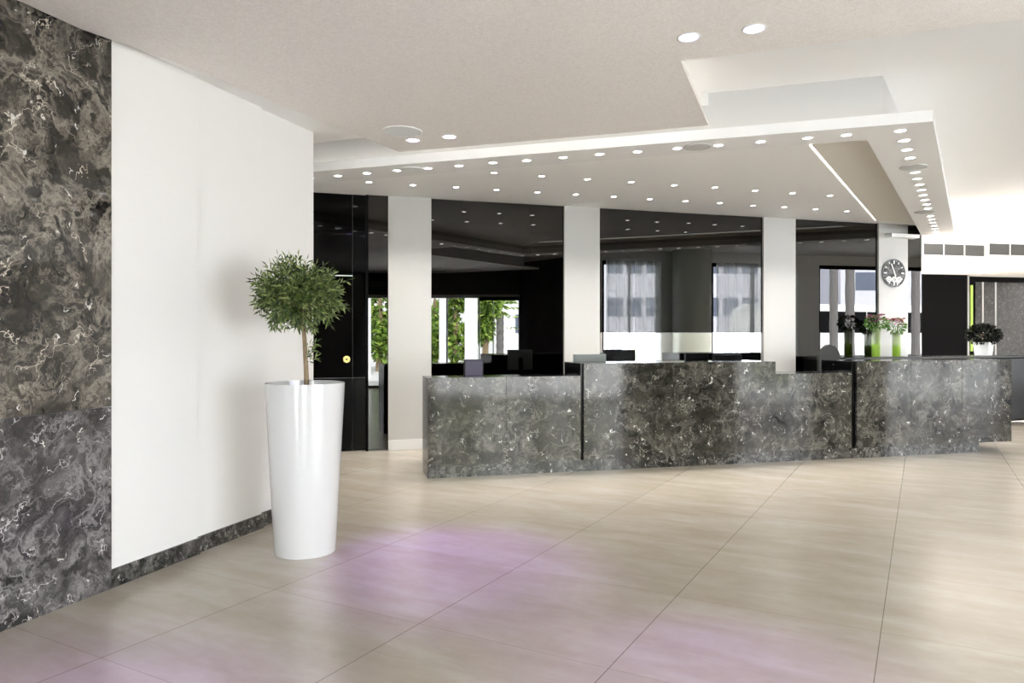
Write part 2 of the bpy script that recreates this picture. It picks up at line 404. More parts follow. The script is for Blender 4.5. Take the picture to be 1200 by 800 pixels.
# (its far edge follows the bulkhead)
bmesh.ops.delete(bm, geom=list(bm.verts), context='VERTS')
GB0 = atd(1040, 14.3); GB1 = atd(1260, 15.35); gd = (GB1 - GB0).normalized()
FA = GB0 - gd*14; FB = GB1 + gd*6
prism(bm, OUTL + [(20, 12), FB + gd*3, FA, lw(-7.2, -.4)], ZHI, ZHI + .12); struct('ceiling', bm, M['ceil'])
# middle level with its edge above the raft
bm = BM(); prism(bm, [(-6, 8.9), (1.75, 6.4), (1.50, 5.81), (3.58, 5.13), W(699) , Dd(609), Dd(428), rear0, lw(-7.2, -.4)], ZMID, ZHI); struct('ceiling_middle', bm, M['ceil'])
# the sparkling raft
RA = [at(468, 178, ZR), at(830, 147, ZR), at(798, 72, ZR), at(1200, 22, ZR), (5.6, 2.74), (3.9, -.3), (0, -2.6), (-4.6, -2.6), lw(-.55, .02), lw(-.2, .02), at(200, 71, ZR)]
bm = BM(); prism(bm, RA, ZR, ZR + .04); struct('ceiling_raft', bm, M['raft'])
def inset(pts, d):
    pts = [Vector((p[0], p[1])) for p in pts]; n = len(pts)
    a = sum(pts[i].x*pts[(i+1) % n].y - pts[(i+1) % n].x*pts[i].y for i in range(n)); sg = 1 if a > 0 else -1
    out = []
    for i in range(n):
        e0 = (pts[i] - pts[i-1]).normalized(); e1 = (pts[(i+1) % n] - pts[i]).normalized()
        n0 = Vector((-e0.y, e0.x))*sg; n1 = Vector((-e1.y, e1.x))*sg
        b = (n0 + n1); b = b / max(.3, b.dot(n0)); out.append(pts[i] + b*d)
    return out
RB = [(-.95, 6.45), (1.2, 5.72), (.66, 4.32), (2.6, 3.6), (5.2, 2.65), (3.7, 0), (0, -2.4), (-4.3, -2.4), (-2.4, 3.5), (-1.95, 4.2)]
bm = BM(); prism(bm, RB, ZR + .04, ZMID); struct('ceiling_raft_core', bm, M['ceil'])
# white border between left wall and raft
bm = BM(); prism(bm, [lw(-7, -.3), lw(E3+.35, -.3), (-1.76, 6.47), (-1.12, 6.20), (-1.55, 4.95), lw(-1.2, .45), lw(-7, .45)], 3.112, 3.14); struct('trim_3', bm, M['soffit'])

# the canopy over the counter: L-shaped lower band, raised inner field, core going up to the high ceiling
bm = BM()
prism(bm, [OF0, OF1, IF1, IF0], ZS, ZF); 
prism(bm, [OF1, OE, IE, IE2, IE1, IF1], ZS, ZF)
bmesh.ops.remove_doubles(bm, verts=bm.verts, dist=1e-5)
struct('ceiling_canopy_band', bm, M['band'])
bm = BM()
prism(bm, [IF0 + Vector((0, -.2)), IF1 + Vector((.05, -.15)), IE1 + Vector((.2, 0)), IE2 + Vector((.2, .2)), bwall(250, -.1)], ZI, ZI + .04)
struct('ceiling_inner', bm, M['soffit'])
bm = BM()
prism(bm, [at(951.5, 168.8, ZI), at(1026.8, 257, ZI), IE2, IE1, IF1], ZI - .012, ZI + .001)
struct('ceiling_inner_field', bm, M['soffit_beige'])
bm = BM()
q0 = at(951.5, 168.8, ZI); q1 = at(1026.8, 257, ZI)
slab_between(bm, q0, q1, .022, ZI - .016, ZI)
tag(link('line_light', bm, M['line_led']), 'thin straight white light line in the canopy above the counter', 'light')
# core with set-back faces behind the cove
ofd = (OF1 - OF0).normalized(); ofn = Vector((-ofd.y, ofd.x))
oad = (OE - OF1).normalized(); oan = Vector((-oad.y, oad.x))
c0 = OF0 + ofn*.22; c1 = OF1 + ofn*.22 + (-oad.x*0, 0) if False else None
K1 = OF1 + ofn*.24 - ofd*.30
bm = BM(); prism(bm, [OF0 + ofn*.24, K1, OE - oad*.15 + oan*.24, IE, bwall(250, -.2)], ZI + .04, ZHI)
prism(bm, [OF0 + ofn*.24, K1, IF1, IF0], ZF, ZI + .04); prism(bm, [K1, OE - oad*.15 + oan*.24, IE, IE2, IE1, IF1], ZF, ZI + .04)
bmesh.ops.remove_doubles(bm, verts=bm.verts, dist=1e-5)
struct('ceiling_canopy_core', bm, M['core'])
# cove strips (lamps)
def cove(a, b, z, label, m='cove', w=.03):
    bm = BM(); slab_between(bm, a, b, w, z, z + .015); return tag(link('cove_light', bm, M[m]), label, 'light')
cove(OF0 + ofn*.17, OF1 + ofn*.17 - ofd*.2, ZF + .003, 'hidden white cove light strip along the front of the canopy')
cove(OF1 + oan*.15 + oad*.2, OE + oan*.15 - oad*.3, ZF + .003, 'hidden white cove light strip along the right arm of the canopy')
r0, r1, r2, r3 = Vector((-1.03, 6.72)), Vector((1.57, 5.87)), Vector((1.033, 4.493)), Vector((2.71, 3.886))
cove(Vector((-.95, 6.55)), Vector((1.38, 5.80)), ZR + .043, 'hidden white cove light strip above the front edge of the textured ceiling')
cove(Vector((.82, 4.45)), Vector((1.37, 5.75)), ZR + .043, 'hidden white cove light strip above the notched edge of the textured ceiling')
# small ledge box above the clock pillar
bm = BM(); strip(bm, 1045, 1078, .02, .16, 2.93, 2.985); struct('trim_4', bm, M['ceil'], bevel=.004)

# bulkhead with grilles at the back right, lower ceiling behind
gn = Vector((gd.y, -gd.x, 0))
def gb(px, off=0.0):
    p = GB0 + gn*off; k = (px - 600)/F; s = (k*p.y - p.x)/(gd.x - k*gd.y); return p + gd*s
zb0 = zat(305, gb(1140).y)
bm = BM(); slab_between(bm, gb(1040), FB, .15, zb0, ZHI, 1); struct('wall_bulkhead', bm, M['ceil'])
bm = BM(); prism(bm, [gb(1040, -.15), FB - gn*.15, FB - gn*6, gb(1040, -6)], zb0 + .02, zb0 + .1); struct('ceiling_low', bm, M['ceil'])
def grille(pa, pb, label, n):
    y0, y1 = 283.5, 299.5
    ya = gb(pa, .02); yb = gb(pb, .02); L = (yb - ya).length
    z1 = zat(284.5, (ya.y)); z0 = zat(299.0, ya.y)
    g_ = thing('ceiling_vent', label, 'vent', ya, math.atan2(gd.y, gd.x), 'air vents in the bulkhead')
    bm = BM(); box(bm, 0, L, 0.0, .012, z0, z1); link('backing', bm, M['vent_dark'], g_)
    bm = BM()
    for k in range(14):
        z = z0 + (z1 - z0)*(k + .5)/14; box(bm, 0.01, L - .01, -.014, .0, z - .004, z + .004)
    link('slats', bm, M['vent_slat'], g_)
    bm = BM()
    for z in (z0, z1): box(bm, -.02, L + .02, -.02, .014, z - .012, z + .012)
    for k in range(n + 1):
        x = L*k/n; box(bm, x - .012, x + .012, -.018, .014, z0, z1)
    link('vent_frame', bm, M['trim_white'], g_)
grille(1081, 1153.5, 'long white framed air vent in the bulkhead beside the clock pillar', 3)
grille(1158, 1232, 'white framed air vent at the right edge of the photo', 3)

# far wall
fw0 = gb(1040, -3.6); 
def fw(px, off=0.0):
    p = fw0 + gn*off; k = (px - 600)/F; s = (k*p.y - p.x)/(gd.x - k*gd.y); return p + gd*s
def fstrip(bm, pa, pb, o0, o1, z0, z1): slab_between(bm, fw(pa, o1), fw(pb, o1), o1 - o0, z0, z1, 1)
bm = BM(); slab_between(bm, fw(1040, 0), fw(1330, 0), .2, 0, zb0 + .1, 1); struct('wall_far', bm, M['black_matte'])
bm = BM(); fstrip(bm, 1143, 1260, 0, .03, .0, zat(331, fw(1170).y)); tag(link('marble_panel', bm, M['marble_grey']), 'dark grey speckled wall panel behind the right end of the counter', 'wall panel')
for px_, lab in ((1152, 'thin pale vertical strip left on the dark grey far wall panel'), (1167, 'thin pale vertical strip right of the other on the dark grey far wall panel')):
    bm = BM(); fstrip(bm, px_ - .8, px_ + .8, .033, .045, .5, zat(331, fw(1170).y)); tag(link('light_strip', bm, mat('pale_strip', (.45, .45, .45), .4)), lab, 'strip')
bm = BM(); fstrip(bm, 1060, 1134, 0.3, .36, 0, zat(322, fw(1100).y)); tag(link('black_partition', bm, M['black_matte']), 'tall plain black partition right of the clock pillar', 'partition')
bm = BM(); fstrip(bm, 1134, 1136, 0.3, .38, 0, zat(322, fw(1100).y)); tag(link('partition_post', bm, M['steel']), 'thin steel post at the edge of the tall black partition', 'post')
wg = thing('window_1', 'narrow slit window with a glowing green pane beside the steel post', 'window', fw(1140, .02)); wg['kind'] = 'structure'
bm = BM(); fstrip(bm, 1138, 1140.3, .0, .03, 1.0, zat(334, fw(1139).y)); o = child('pane', bm, mat('slit_daylight', (.35, .5, .1), .3, emit=(.45, .6, .10), es=.3), wg)  # daylight put into the pane as its own green glow
# black cabinet on the floor at the right edge
cb = at(1186, 484, 0)
bm = BM(); a = Vector((cb.x, cb.y, 0)); slab_between(bm, a - gd*3.0, a + gd*3.0, .5, 0, zat(426, cb.y), 1)
tag(link('low_cabinet', bm, M['black'], bevel=.004), 'long low black cabinet beyond the right end of the counter', 'cabinet')

def window(name, f, pa, pb, z0, z1, mulls, label, fm, bars=(), w=.05, dep=.1):
    p = f(pa); wn_ = thing(name, label, 'window', p); wn_['kind'] = 'structure'
    bm = BM(); slab_between(bm, f(pa), f(pb), dep, z1 - .09, z1, -1); slab_between(bm, f(pa), f(pb), dep, z0, z0 + .07, -1)
    for a, b in mulls: slab_between(bm, f(a), f(b), dep, z0, z1, -1)
    for zz in bars: slab_between(bm, f(pa), f(pb), dep*.6, zz - .02, zz + .02, -1)
    child('window_frame', bm, fm, wn_)
    bm = BM()
    e = (f(pb) - f(pa)).normalized(); nn = Vector((e.y, -e.x, 0))*.06
    bm.faces.new([bm.verts.new(Vector((*(f(x) + nn).xy, z))) for x, z in ((pa, z0), (pb, z0), (pb, z1), (pa, z1))])
    child('pane', bm, M['glass'], wn_)
    return wn_
# ---------------------------------------------------------------- wall and windows to the right of / behind the camera
ZW = 3.2
def pane_wall(bm, f, pa, pb, z0, z1, t=.15, mi=0, side=-1): slab_between(bm, f(pa), f(pb), t, z0, z1, side, mi)
bm = BM(); slab_between(bm, W(699), W(1300), .25, ZW, ZHI, -1)
for a, b in ((699, 706), (772, 834), (933, 960), (1180, 1300)): slab_between(bm, W(a), W(b), .25, 0, ZW, -1)
struct('wall_right', bm, M['wall_white'])
bm = BM(); slab_between(bm, W(1300), fw(1330), .25, 0, ZHI, -1); struct('wall_right_far', bm, M['wall_white'])
bm = BM(); slab_between(bm, Dd(609), W(699), .25, 0, ZHI, -1); struct('wall_side', bm, M['dark_wall'])
ZD = zat(345, 19.6)
rear0 = lw(-7.2, 0)
bm = BM(); q1_, q2_ = rear0, Dd(428)
rl = lambda u: q1_.lerp(q2_, u)
slab_between(bm, q1_, q2_, .25, 3.0, ZHI, -1)
for u0, u1 in ((0, .22), (.36, .58), (.74, 1)): slab_between(bm, rl(u0), rl(u1), .25, 0, 3.0, -1)
window('window_5', rl, .22, .36, 0, 3.0, ((.22, .226), (.354, .36)), 'tall window in the front of the lobby behind the camera', M['trim_white'])
window('window_6', rl, .58, .74, 0, 3.0, ((.58, .586), (.734, .74)), 'second tall window in the front of the lobby behind the camera', M['trim_white'])
slab_between(bm, q1_, q2_, .2, -.01, .02, -1)
struct('wall_rear', bm, M['wall_white'])
bm = BM(); slab_between(bm, Dd(428), Dd(609), .25, ZD, ZHI, -1); struct('wall_entrance', bm, M['dark_wall'])
# entrance: white framed glass doors
window('door_2', Dd, 428, 609, 0, ZD, ((428, 430), (454, 455.5), (523, 524.5), (561, 562), (577.5, 578.5), (607.5, 609)), 'white framed glass entrance behind the camera, seen in the mirrors', M['trim_white'])
bm = BM(); slab_between(bm, Dd(562), Dd(608), .03, ZD - .16, ZD - .06, 1); tag(link('roller_blind', bm, M['black_matte']), 'short black roller blind over the entrance glazing', 'blind')
window('window_2', W, 706, 772, 0.1, ZW, ((706, 708), (738, 739), (770, 772)), 'curtained window seen left in the wide mirror', M['black_matte'])
window('window_3', W, 834, 933, 0.1, ZW, ((834, 836), (881, 884), (931, 933)), 'curtained window seen right in the wide mirror', M['black_matte'])
window('window_4', W, 960, 1180, 0.1, ZW, ((960, 961), (1179, 1180)), 'uncurtained street window seen in the mirror left of the clock', M['black_matte'])
# column in front of the window wall
cc = (W(778) + W(828))*.5 + Vector((wd.y, -wd.x, 0))*-.35
bm = BM(); lathe(bm, [(.46, 0), (.46, ZHI)], 40, cc.x, cc.y); struct('wall_column', bm, mat('column_paint', (.80, .84, .76), .5), smooth=True)
# curtains
def curtain(pa, pb, label, seed, n=None):
    rnd = random.Random(seed); a, b = W(pa), W(pb); e = (b - a); L = e.length; e.normalize(); nn = Vector((-e.y, e.x, 0))
    bm = BM(); N = int(L*60); prev = None; ph = rnd.random()*6; fq = 11 + rnd.random()*3
    for i in range(N + 1):
        s = L*i/N; off = .16 + .035*math.sin(fq*s*2.2 + ph + .8*math.sin(s*3)) + .012*math.sin(s*57)
        p = a + e*s + nn*off
        col = [bm.verts.new((p.x, p.y, z)) for z in (.04, 1.6, 3.18)]
        if prev:
            for k in range(2): bm.faces.new([prev[k], col[k], col[k+1], prev[k+1]])
        prev = col
    o = link('sheer_curtain', bm, M['sheer'], smooth=True); tag(o, label, 'curtain', 'sheer curtains'); return o
curtain(707, 740, 'sheer white curtain at the first window in the wide mirror, far from the column', 1)
curtain(741, 771, 'sheer white curtain at the first window in the wide mirror, beside the column', 2)
curtain(835, 930, 'broad sheer white curtain at the second window in the wide mirror', 3)

# ---------------------------------------------------------------- lamps
def downlight_proto(name, r, lens, label, grp, power, color, size=110):
    t0 = thing(name, label, 'ceiling light', (0, 0, 0), 0, grp)
    bm = BM(); lathe(bm, [(r*1.25, 0), (r*1.25, -.004), (r*1.12, -.007), (r, -.004), (r*.98, 0)], 24, cap0=False, cap1=False); link('trim_ring', bm, M['trim_white'], t0, smooth=True)
    bm = BM(); lathe(bm, [(r*.99, -.0025), (r*.99, -.001)], 24); link('lens', bm, lens, t0)
    l = bpy.data.lights.new(name, 'SPOT'); l.energy = power; l.color = color; l.spot_size = R(size); l.spot_blend = .9; l.shadow_soft_size = r
    lo = bpy.data.objects.new('lamp', l); C.objects.link(lo); lo.parent = t0; lo.location = (0, 0, -.012)
    return t0
def place(proto, pts, labels):
    for i, p in enumerate(pts):
        o = proto if i == 0 else copy_tree(proto)
        o.location = p; o['label'] = labels if isinstance(labels, str) else labels[i]
PW = 48
warm = (1, .95, .88)
fr_px = [(363.5, 208.2), (396, 205.6), (430, 202.6), (465.4, 199.3), (501.3, 196.8), (538, 193.8), (577.6, 190.2), (617, 187.6), (659.8, 184), (702.3, 180.3), (747, 177.3), (793.7, 173.4), (841.8, 169.8), (891.3, 165.7), (946.3, 161.3), (991.8, 157.7)]
pts = [at(x, y, ZS) for x, y in fr_px]
place(downlight_proto('downlight', .036, M['lens'], '', 'downlights in the front band of the canopy', 9, warm), pts, 'small round downlight in the front band of the canopy')
a, b = at(1055, 152.8, ZS), at(1098, 273.9, ZS)
pts = [a.lerp(b, i/20) for i in range(21)]
place(downlight_proto('downlight', .040, M['lens'], '', 'downlights in the right arm of the canopy', 15, warm), pts, 'small round downlight in the right arm of the canopy')
r1_ = [(579, 202), (634.8, 206), (688.4, 209.6), (739.7, 213), (790, 216.7), (837.7, 219.3), (884.7, 223), (928.7, 226.2), (972.7, 228.8)]
place(downlight_proto('downlight', .032, M['lens'], '', 'front row of downlights in the inner ceiling', PW, warm), [at(x, y, ZI) for x, y in r1_], 'small downlight in the front row of the inner ceiling over the counter')
r2_ = [(432.4, 213), (483.8, 216.6), (534.4, 219), (582, 222), (629.7, 225), (674.8, 227.6), (719.2, 230.2), (761.4, 233), (803.3, 235.4), (843.6, 237.6), (882.5, 240.6), (919, 242.4), (956, 244.6), (992.5, 247.2)]
place(downlight_proto('downlight', .032, M['lens'], '', 'rear row of downlights in the inner ceiling', PW, warm), [at(x, y, ZI) for x, y in r2_], 'small downlight in the rear row of the inner ceiling near the mirrors')
hi_ = [at(1176, 229, ZHI), at(1197, 231, ZHI), at(1132, 258.5, ZHI), at(1155, 261.5, ZHI), at(1172, 263, ZHI)]
place(downlight_proto('downlight', .045, M['lens'], '', 'downlights in the high white ceiling', PW*1.2, warm), hi_, ['downlight in the high white ceiling, left of the near pair at the right edge', 'downlight in the high white ceiling at the very right edge', 'far downlight in the high white ceiling just right of the canopy arm', 'far downlight in the high white ceiling, middle of three', 'far downlight in the high white ceiling, rightmost of three'])
lo_ = [at(1128, 308.8, zb0 + .02), at(1174, 310.5, zb0 + .02), at(1091, 317.5, zb0 + .02), at(1152, 319.5, zb0 + .02)]
place(downlight_proto('downlight', .06, M['lens'], '', 'downlights in the low ceiling behind the bulkhead', PW*.3, warm), lo_, ['downlight in the low back ceiling, left of the near pair', 'downlight in the low back ceiling, right of the near pair', 'downlight in the low back ceiling, left of the far pair', 'downlight in the low back ceiling, right of the far pair'])
# violet spots in the textured raft, each aimed forward to the floor
vi = [(at(807, 43.5, ZR), (.62, 3.0)), (at(883.5, 33.5, ZR), (.95, 2.9)), (at(484, 164, ZR), (-.42, 4.62)), (at(526.5, 160, ZR), (-.30, 4.55)), (Vector((-1.65, 2.4, ZR)), (-1.8, 2.85)), (Vector((-1.35, 2.3, ZR)), (-1.3, 2.6))]
labs = ['violet-white ceiling spot in the textured ceiling, left of the near pair', 'violet-white ceiling spot in the textured ceiling, right of the near pair', 'violet ceiling spot beside the large round speaker', 'violet ceiling spot right of the one beside the round speaker', 'violet ceiling spot above the left marble wall, left one', 'violet ceiling spot above the left marble wall, right one']
vp = downlight_proto('violet_spotlight', .052, M['lens_purple'], '', 'violet spots in the textured ceiling', 175, (.48, .22, 1), 36)
place(vp, [p for p, _ in vi], labs)
vs = [vp] + sorted([o for o in C.objects if o.name.startswith('violet_spotlight.') and o.type == 'EMPTY'], key=lambda o: o.name)
for o, (p, q) in zip(vs, vi):
    lo = [c for c in o.children if c.type == 'LIGHT'][0]
    if abs(p.y - 6.1) > .3: lo.data = lo.data.copy(); lo.data.energy = 75
    d = Vector((q[0], q[1], 0)) - p; lo.rotation_euler = d.to_track_quat('-Z', 'Y').to_euler()
# round ceiling speakers
def speaker(p, r, label, m):
    s = thing('ceiling_speaker', label, 'speaker', p, 0, None)
    bm = BM(); lathe(bm, [(r, 0), (r, -.006), (r*.95, -.010), (r*.9, -.008), (r*.9, 0)], 32, cap0=False, cap1=False); link('rim', bm, M['trim_white'] if m == 'grille_white' else M[m], s, smooth=True)
    bm = BM(); lathe(bm, [(r*.91, -.002), (r*.91, -.007), (r*.5, -.009)], 32); link('speaker_grille', bm, M[m], s)
speaker(at(471.5, 153.5, ZR), .16, 'large round white speaker in the textured ceiling beside violet spots', 'grille_white')
speaker(at(483, 198.2, ZS), .12, 'round white speaker in the left of the canopy front band', 'grille_white')
speaker(at(817.5, 171.5, ZS), .115, 'round grey speaker in the canopy front band over the high counter', 'grille')
speaker(at(1070.5, 195.3, ZS), .12, 'round grey speaker near the front of the canopy right arm', 'grille')
speaker(at(1083.5, 248, ZS), .12, 'round grey speaker far along the canopy right arm', 'grille')

# ================================================================= RECEPTION COUNTER
CA = R(14.1); CU = Vector((math.cos(CA), math.sin(CA), 0)); CN = Vector((math.sin(CA), -math.cos(CA), 0))
C0 = at(502, 560.5, 0)
def cp(px, off=0.0):
    p = C0 + CN*off; k = (px - 600)/F; s = (k*p.y - p.x)/(CU.x - k*CU.y); return p + CU*s
def cs(px, off=0.0): return (cp(px, off) - C0).dot(CU)
ct = thing('reception_counter', 'long stepped reception counter clad in dark veined marble on a plinth', 'counter', C0, CA)
def cbox(name, m, s0, s1, y0, y1, z0, z1, **k):        # y: 0 = front plane, positive towards the mirrors
    bm = BM(); box(bm, s0, s1, y0, y1, z0, z1); o = link(name, bm, m, ct, **k); return o
ZP = .118
OV = .025                                               # panels hang proud of the plinth
sA = cs(501.5, OV); sB = cs(680.5, OV); sC_ = cs(684.3, OV); sD = cs(909, OV); sE = cs(998, OV); sF = cs(1004.5, OV); sG = cs(1185.5, OV); sP = cs(1147, 0)
hl = zat(441.3, cp(590).y); hh = zat(424.4, cp(800).y); hm = zat(437.2, cp(950).y); hr = zat(422.2, cp(1090).y)
cbox('plinth', M['marble_base'], sA + .0, sP, 0, .38, 0, ZP)
def front(s0, s1, z1, n, depth=.03, name='front_slab'):
    for i in range(n):
        a_ = s0 + (s1 - s0)*i/n; b_ = s0 + (s1 - s0)*(i+1)/n
        cbox(name, M['marble'], a_ + (.0012 if i else 0), b_ - (.0012 if i < n-1 else 0), -OV, -OV + depth, ZP + .003, z1, bevel=.0012)
front(sA, sB, hl, 2); front(sC_, sD, hh, 3); front(sD + .001, sE, hm, 2); front(sF, sG, hr, 3)
cbox('counter_body', M['black'], sA + .0, sB + .02, .005, .40, ZP, hl - .002)
cbox('counter_body', M['black'], sC_ - .03, sD - .002, .005, .535, ZP, hh - .002)
cbox('counter_body', M['black'], sD, sE + .03, .005, .50, ZP, hm - .002)
cbox('counter_body', M['black'], sF - .055, sG - .005, .005, .535, ZP + .03, hr - .002)
cbox('desk_top', M['black'], sA + .1, sG - .3, .40, 1.0, .72, .75)
cbox('desk_panel', M['black_matte'], sA + .1, sG - .3, .94, .98, .05, .72)

# equipment behind the counter
def monitor(px, py_top, wpx, d_off, hgt, label, m, tilt=0, turn=0):
    p = cp(px, -d_off); w = wpx/F*p.y; zt = zat(py_top, p.y)
    mo = thing('computer_monitor', label, 'monitor', (p.x, p.y, .75), CA + turn)
    bm = BM(); box(bm, -w/2, w/2, -.018, .018, zt - .75 - hgt, zt - .75); link('casing', bm, M['plastic'] if m != 'grey' else M['plastic_grey'], mo, bevel=.004)
    bm = BM(); box(bm, -w/2 + .012, w/2 - .012, -.0205, -.0185, zt - .75 - hgt + .015, zt - .762); link('screen' if m == 'screen' else 'rear_cover', bm, {'screen': M['screen'], 'grey': M['plastic_grey'], 'black': M['black_matte']}[m], mo)
    zb = zt - .75 - hgt
    bm = BM(); box(bm, -.025, .025, .018, .05, max(.005, zb - .08), zb + hgt*.6); box(bm, -.09, .09, -.05, .09, 0, .012); link('stand', bm, M['plastic'], mo)
monitor(555, 421.0, 23, .55, .30, 'small monitor with purplish screen behind the low left counter', 'screen')
monitor(691, 414.8, 40, .75, .30, 'grey monitor back at the left end of the high counter', 'grey')
monitor(852, 415.0, 37, .75, .30, 'dark monitor behind the right part of the high counter', 'black')
monitor(816, 413.2, 30, .95, .30, 'black monitor standing left of the dark one behind the high counter', 'black')

# swivel chair by the mirror left of the clock
p = bwall(973, .55)
ch = thing('office_chair', 'light grey round-backed chair behind the counter near the clock pillar', 'chair', (p.x, p.y, 0), BA)
bm = BM(); N = 14; w = .19
ring0 = []; zt = zat(403.5, p.y)
outl = [(-w, .62), (w, .62)] + [(w*math.cos(math.pi*i/N), zt - .24 + .24*math.sin(math.pi*i/N)) for i in range(N + 1)]
A_ = [bm.verts.new((x, .0, z)) for x, z in outl]; B_ = [bm.verts.new((x, .05, z)) for x, z in outl]
bm.faces.new(A_); bm.faces.new(B_[::-1])
for i in range(len(A_)): bm.faces.new([A_[i], B_[i], B_[(i+1) % len(A_)], A_[(i+1) % len(A_)]])
link('backrest', bm, M['chair_grey'], ch, bevel=.01)
bm = BM(); box(bm, -.23, .23, -.42, .02, .46, .54); link('seat', bm, M['chair_grey'], ch, bevel=.02)
bm = BM(); lathe(bm, [(.03, .06), (.03, .47)], 12, 0, -.2); link('gas_column', bm, M['steel'], ch)
bm = BM()
for k in range(5):
    a_ = 2*math.pi*k/5; tube(bm, [(0, -.2, .08), (.28*math.cos(a_), -.2 + .28*math.sin(a_), .04)], .018)
    lathe(bm, [(.028, 0), (.028, .05)], 10, .28*math.cos(a_), -.2 + .28*math.sin(a_))
link('star_base', bm, M['plastic'], ch)

# credenza along the mirrors on the right
ZC = 1.10
cr = thing('credenza', 'long black credenza under the clock at the mirrors', 'cabinet', bwall(940, .04), BA)
Lc = (bwall(1190, .04) - bwall(940, .04)).length
bm = BM(); box(bm, 0, Lc, -.42, 0, ZC - .035, ZC); link('top_board', bm, M['black'], cr, bevel=.003)
bm = BM(); box(bm, .02, Lc - .02, -.38, -.005, .06, ZC - .035); link('cabinet_body', bm, M['black_matte'], cr)
n = 6
for k in range(n):
    bm = BM(); box(bm, .03 + (Lc - .06)*k/n + .004, .03 + (Lc - .06)*(k+1)/n - .004, -.395, -.38, .09, ZC - .05); dr = link('door', bm, M['black'], cr, bevel=.002)
    bm = BM(); box(bm, .03 + (Lc - .06)*(k+.85)/n, .03 + (Lc - .06)*(k+.85)/n + .012, -.41, -.395, .7, .85); link('handle', bm, M['steel'], dr)

# ---------------------------------------------------------------- flowers
def leafquad(bm, p, d, l, w, mi=0, droop=0.0):
    d = Vector(d).normalized(); s = d.cross(Vector((random.gauss(0, 1), random.gauss(0, 1), random.gauss(0, 1)))).normalized()
    nrm = d.cross(s); p = Vector(p)
    c = p + d*l*.5 + nrm*l*.06; e = p + d*l + Vector((0, 0, -droop*l))
    vs_ = [bm.verts.new(p), bm.verts.new(c + s*w/2), bm.verts.new(e), bm.verts.new(c - s*w/2)]
    bm.faces.new(vs_).material_index = mi
def vase(px, py, dpt, hpx, label, flcol, accent, wid, crown_w, crown_h, seed):
    rnd = random.Random(seed); random.seed(seed)
    p = atd(px, dpt, ZC); h = hpx/F*dpt; r = wid/F*dpt/2
    vz = thing('flower_vase', label, 'vase', p, 0, 'flower vases under the clock')
    bm = BM(); lathe(bm, [(r*.9, .0), (r*.92, .02), (r*.95, h*.45)], 24, cap1=True); link('green_water', bm, M['vase_glass'], vz, smooth=False)
    bm = BM(); lathe(bm, [(r*.95, .001), (r, .02), (r, h), (r*.93, h), (r*.93, h*.46)], 24, cap1=False); link('glass_body', bm, M['vase_clear'], vz, smooth=True)
    bm = BM()
    for k in range(9):
        a_ = rnd.random()*6.28; q = rnd.random()*r*.7
        tube(bm, [(q*math.cos(a_), q*math.sin(a_), h*.05), (q*.3*math.cos(a_+2), q*.3*math.sin(a_+2), h*.9), (crown_w*.5*rnd.random()*math.cos(a_), crown_w*.5*rnd.random()*math.sin(a_), h + crown_h*.5)], .004, 5)
    link('stems', bm, M['leaf_bright'], vz)
    bm = BM()
    for k in range(190):
        u = Vector((rnd.gauss(0, 1), rnd.gauss(0, 1), rnd.gauss(0, .8))).normalized()
        q = Vector((u.x*crown_w*.42, u.y*crown_w*.42, h + crown_h*.42 + u.z*crown_h*.40))*1
        leafquad(bm, q, u + Vector((0, 0, .1)), .055, .022, droop=.3)
    link('leaves', bm, M['leaf_bright'], vz)
    for j, (mm, cnt) in enumerate(((flcol, 13), (accent, 8))):
        for k in range(cnt):
            a_ = rnd.random()*6.28; q = crown_w*(.15 + .36*rnd.random()); zz = h + crown_h*(.45 + .48*rnd.random())
            bm = BM(); c_ = Vector((q*math.cos(a_), q*math.sin(a_), zz)); rr = .034 + .014*rnd.random()
            for ring, (rq, el) in enumerate(((rr, .15), (rr*.8, .6), (rr*.5, 1.1))):
                for i in range(8 - ring*2):
                    b_ = 6.28*i/(8 - ring*2) + ring*.4
                    dd = Vector((math.cos(b_)*math.cos(el), math.sin(b_)*math.cos(el), math.sin(el)))
                    ss = Vector((-math.sin(b_), math.cos(b_), 0))
                    e_ = c_ + dd*rq; mdl = c_ + dd*rq*.6 + Vector((0, 0, -.003))
                    bm.faces.new([bm.verts.new(c_), bm.verts.new(mdl + ss*rq*.4), bm.verts.new(e_), bm.verts.new(mdl - ss*rq*.4)])
            link('flower', bm, mm, vz)
M['leaf_bright'] = mat('bouquet_leaf', (.12, .26, .05), .5)
M['fl_purple'] = mat('purple_petals', (.42, .08, .30), .6); M['fl_pink'] = mat('pink_petals', (.70, .32, .42), .6)
M['fl_red'] = mat('dusty_red_petals', (.50, .14, .15), .6); M['fl_cream'] = mat('cream_petals', (.75, .62, .50), .6)
vase(1026.5, 417, bwall(1026, .28).y, 33, 'tall green glass vase with purple and pink flowers, left of the pair under the clock', M['fl_purple'], M['fl_pink'], 9.5, .30, .22, 3)
vase(1050.5, 418, bwall(1050, .28).y, 28, 'green glass vase with red and pink flowers, right of the pair under the clock', M['fl_red'], M['fl_pink'], 9, .24, .24, 5)

def bush(bm, c_, rx, rz, n, l, w, flat=1.0):
    for k in range(n):
        u = Vector((random.gauss(0, 1), random.gauss(0, 1), random.gauss(0, 1))).normalized(); q = .55 + .45*random.random()
        leafquad(bm, Vector(c_) + Vector((u.x*rx*q, u.y*rx*q, u.z*rz*q)), u + Vector((random.gauss(0, .5), random.gauss(0, .5), random.gauss(0, .5))), l, w)
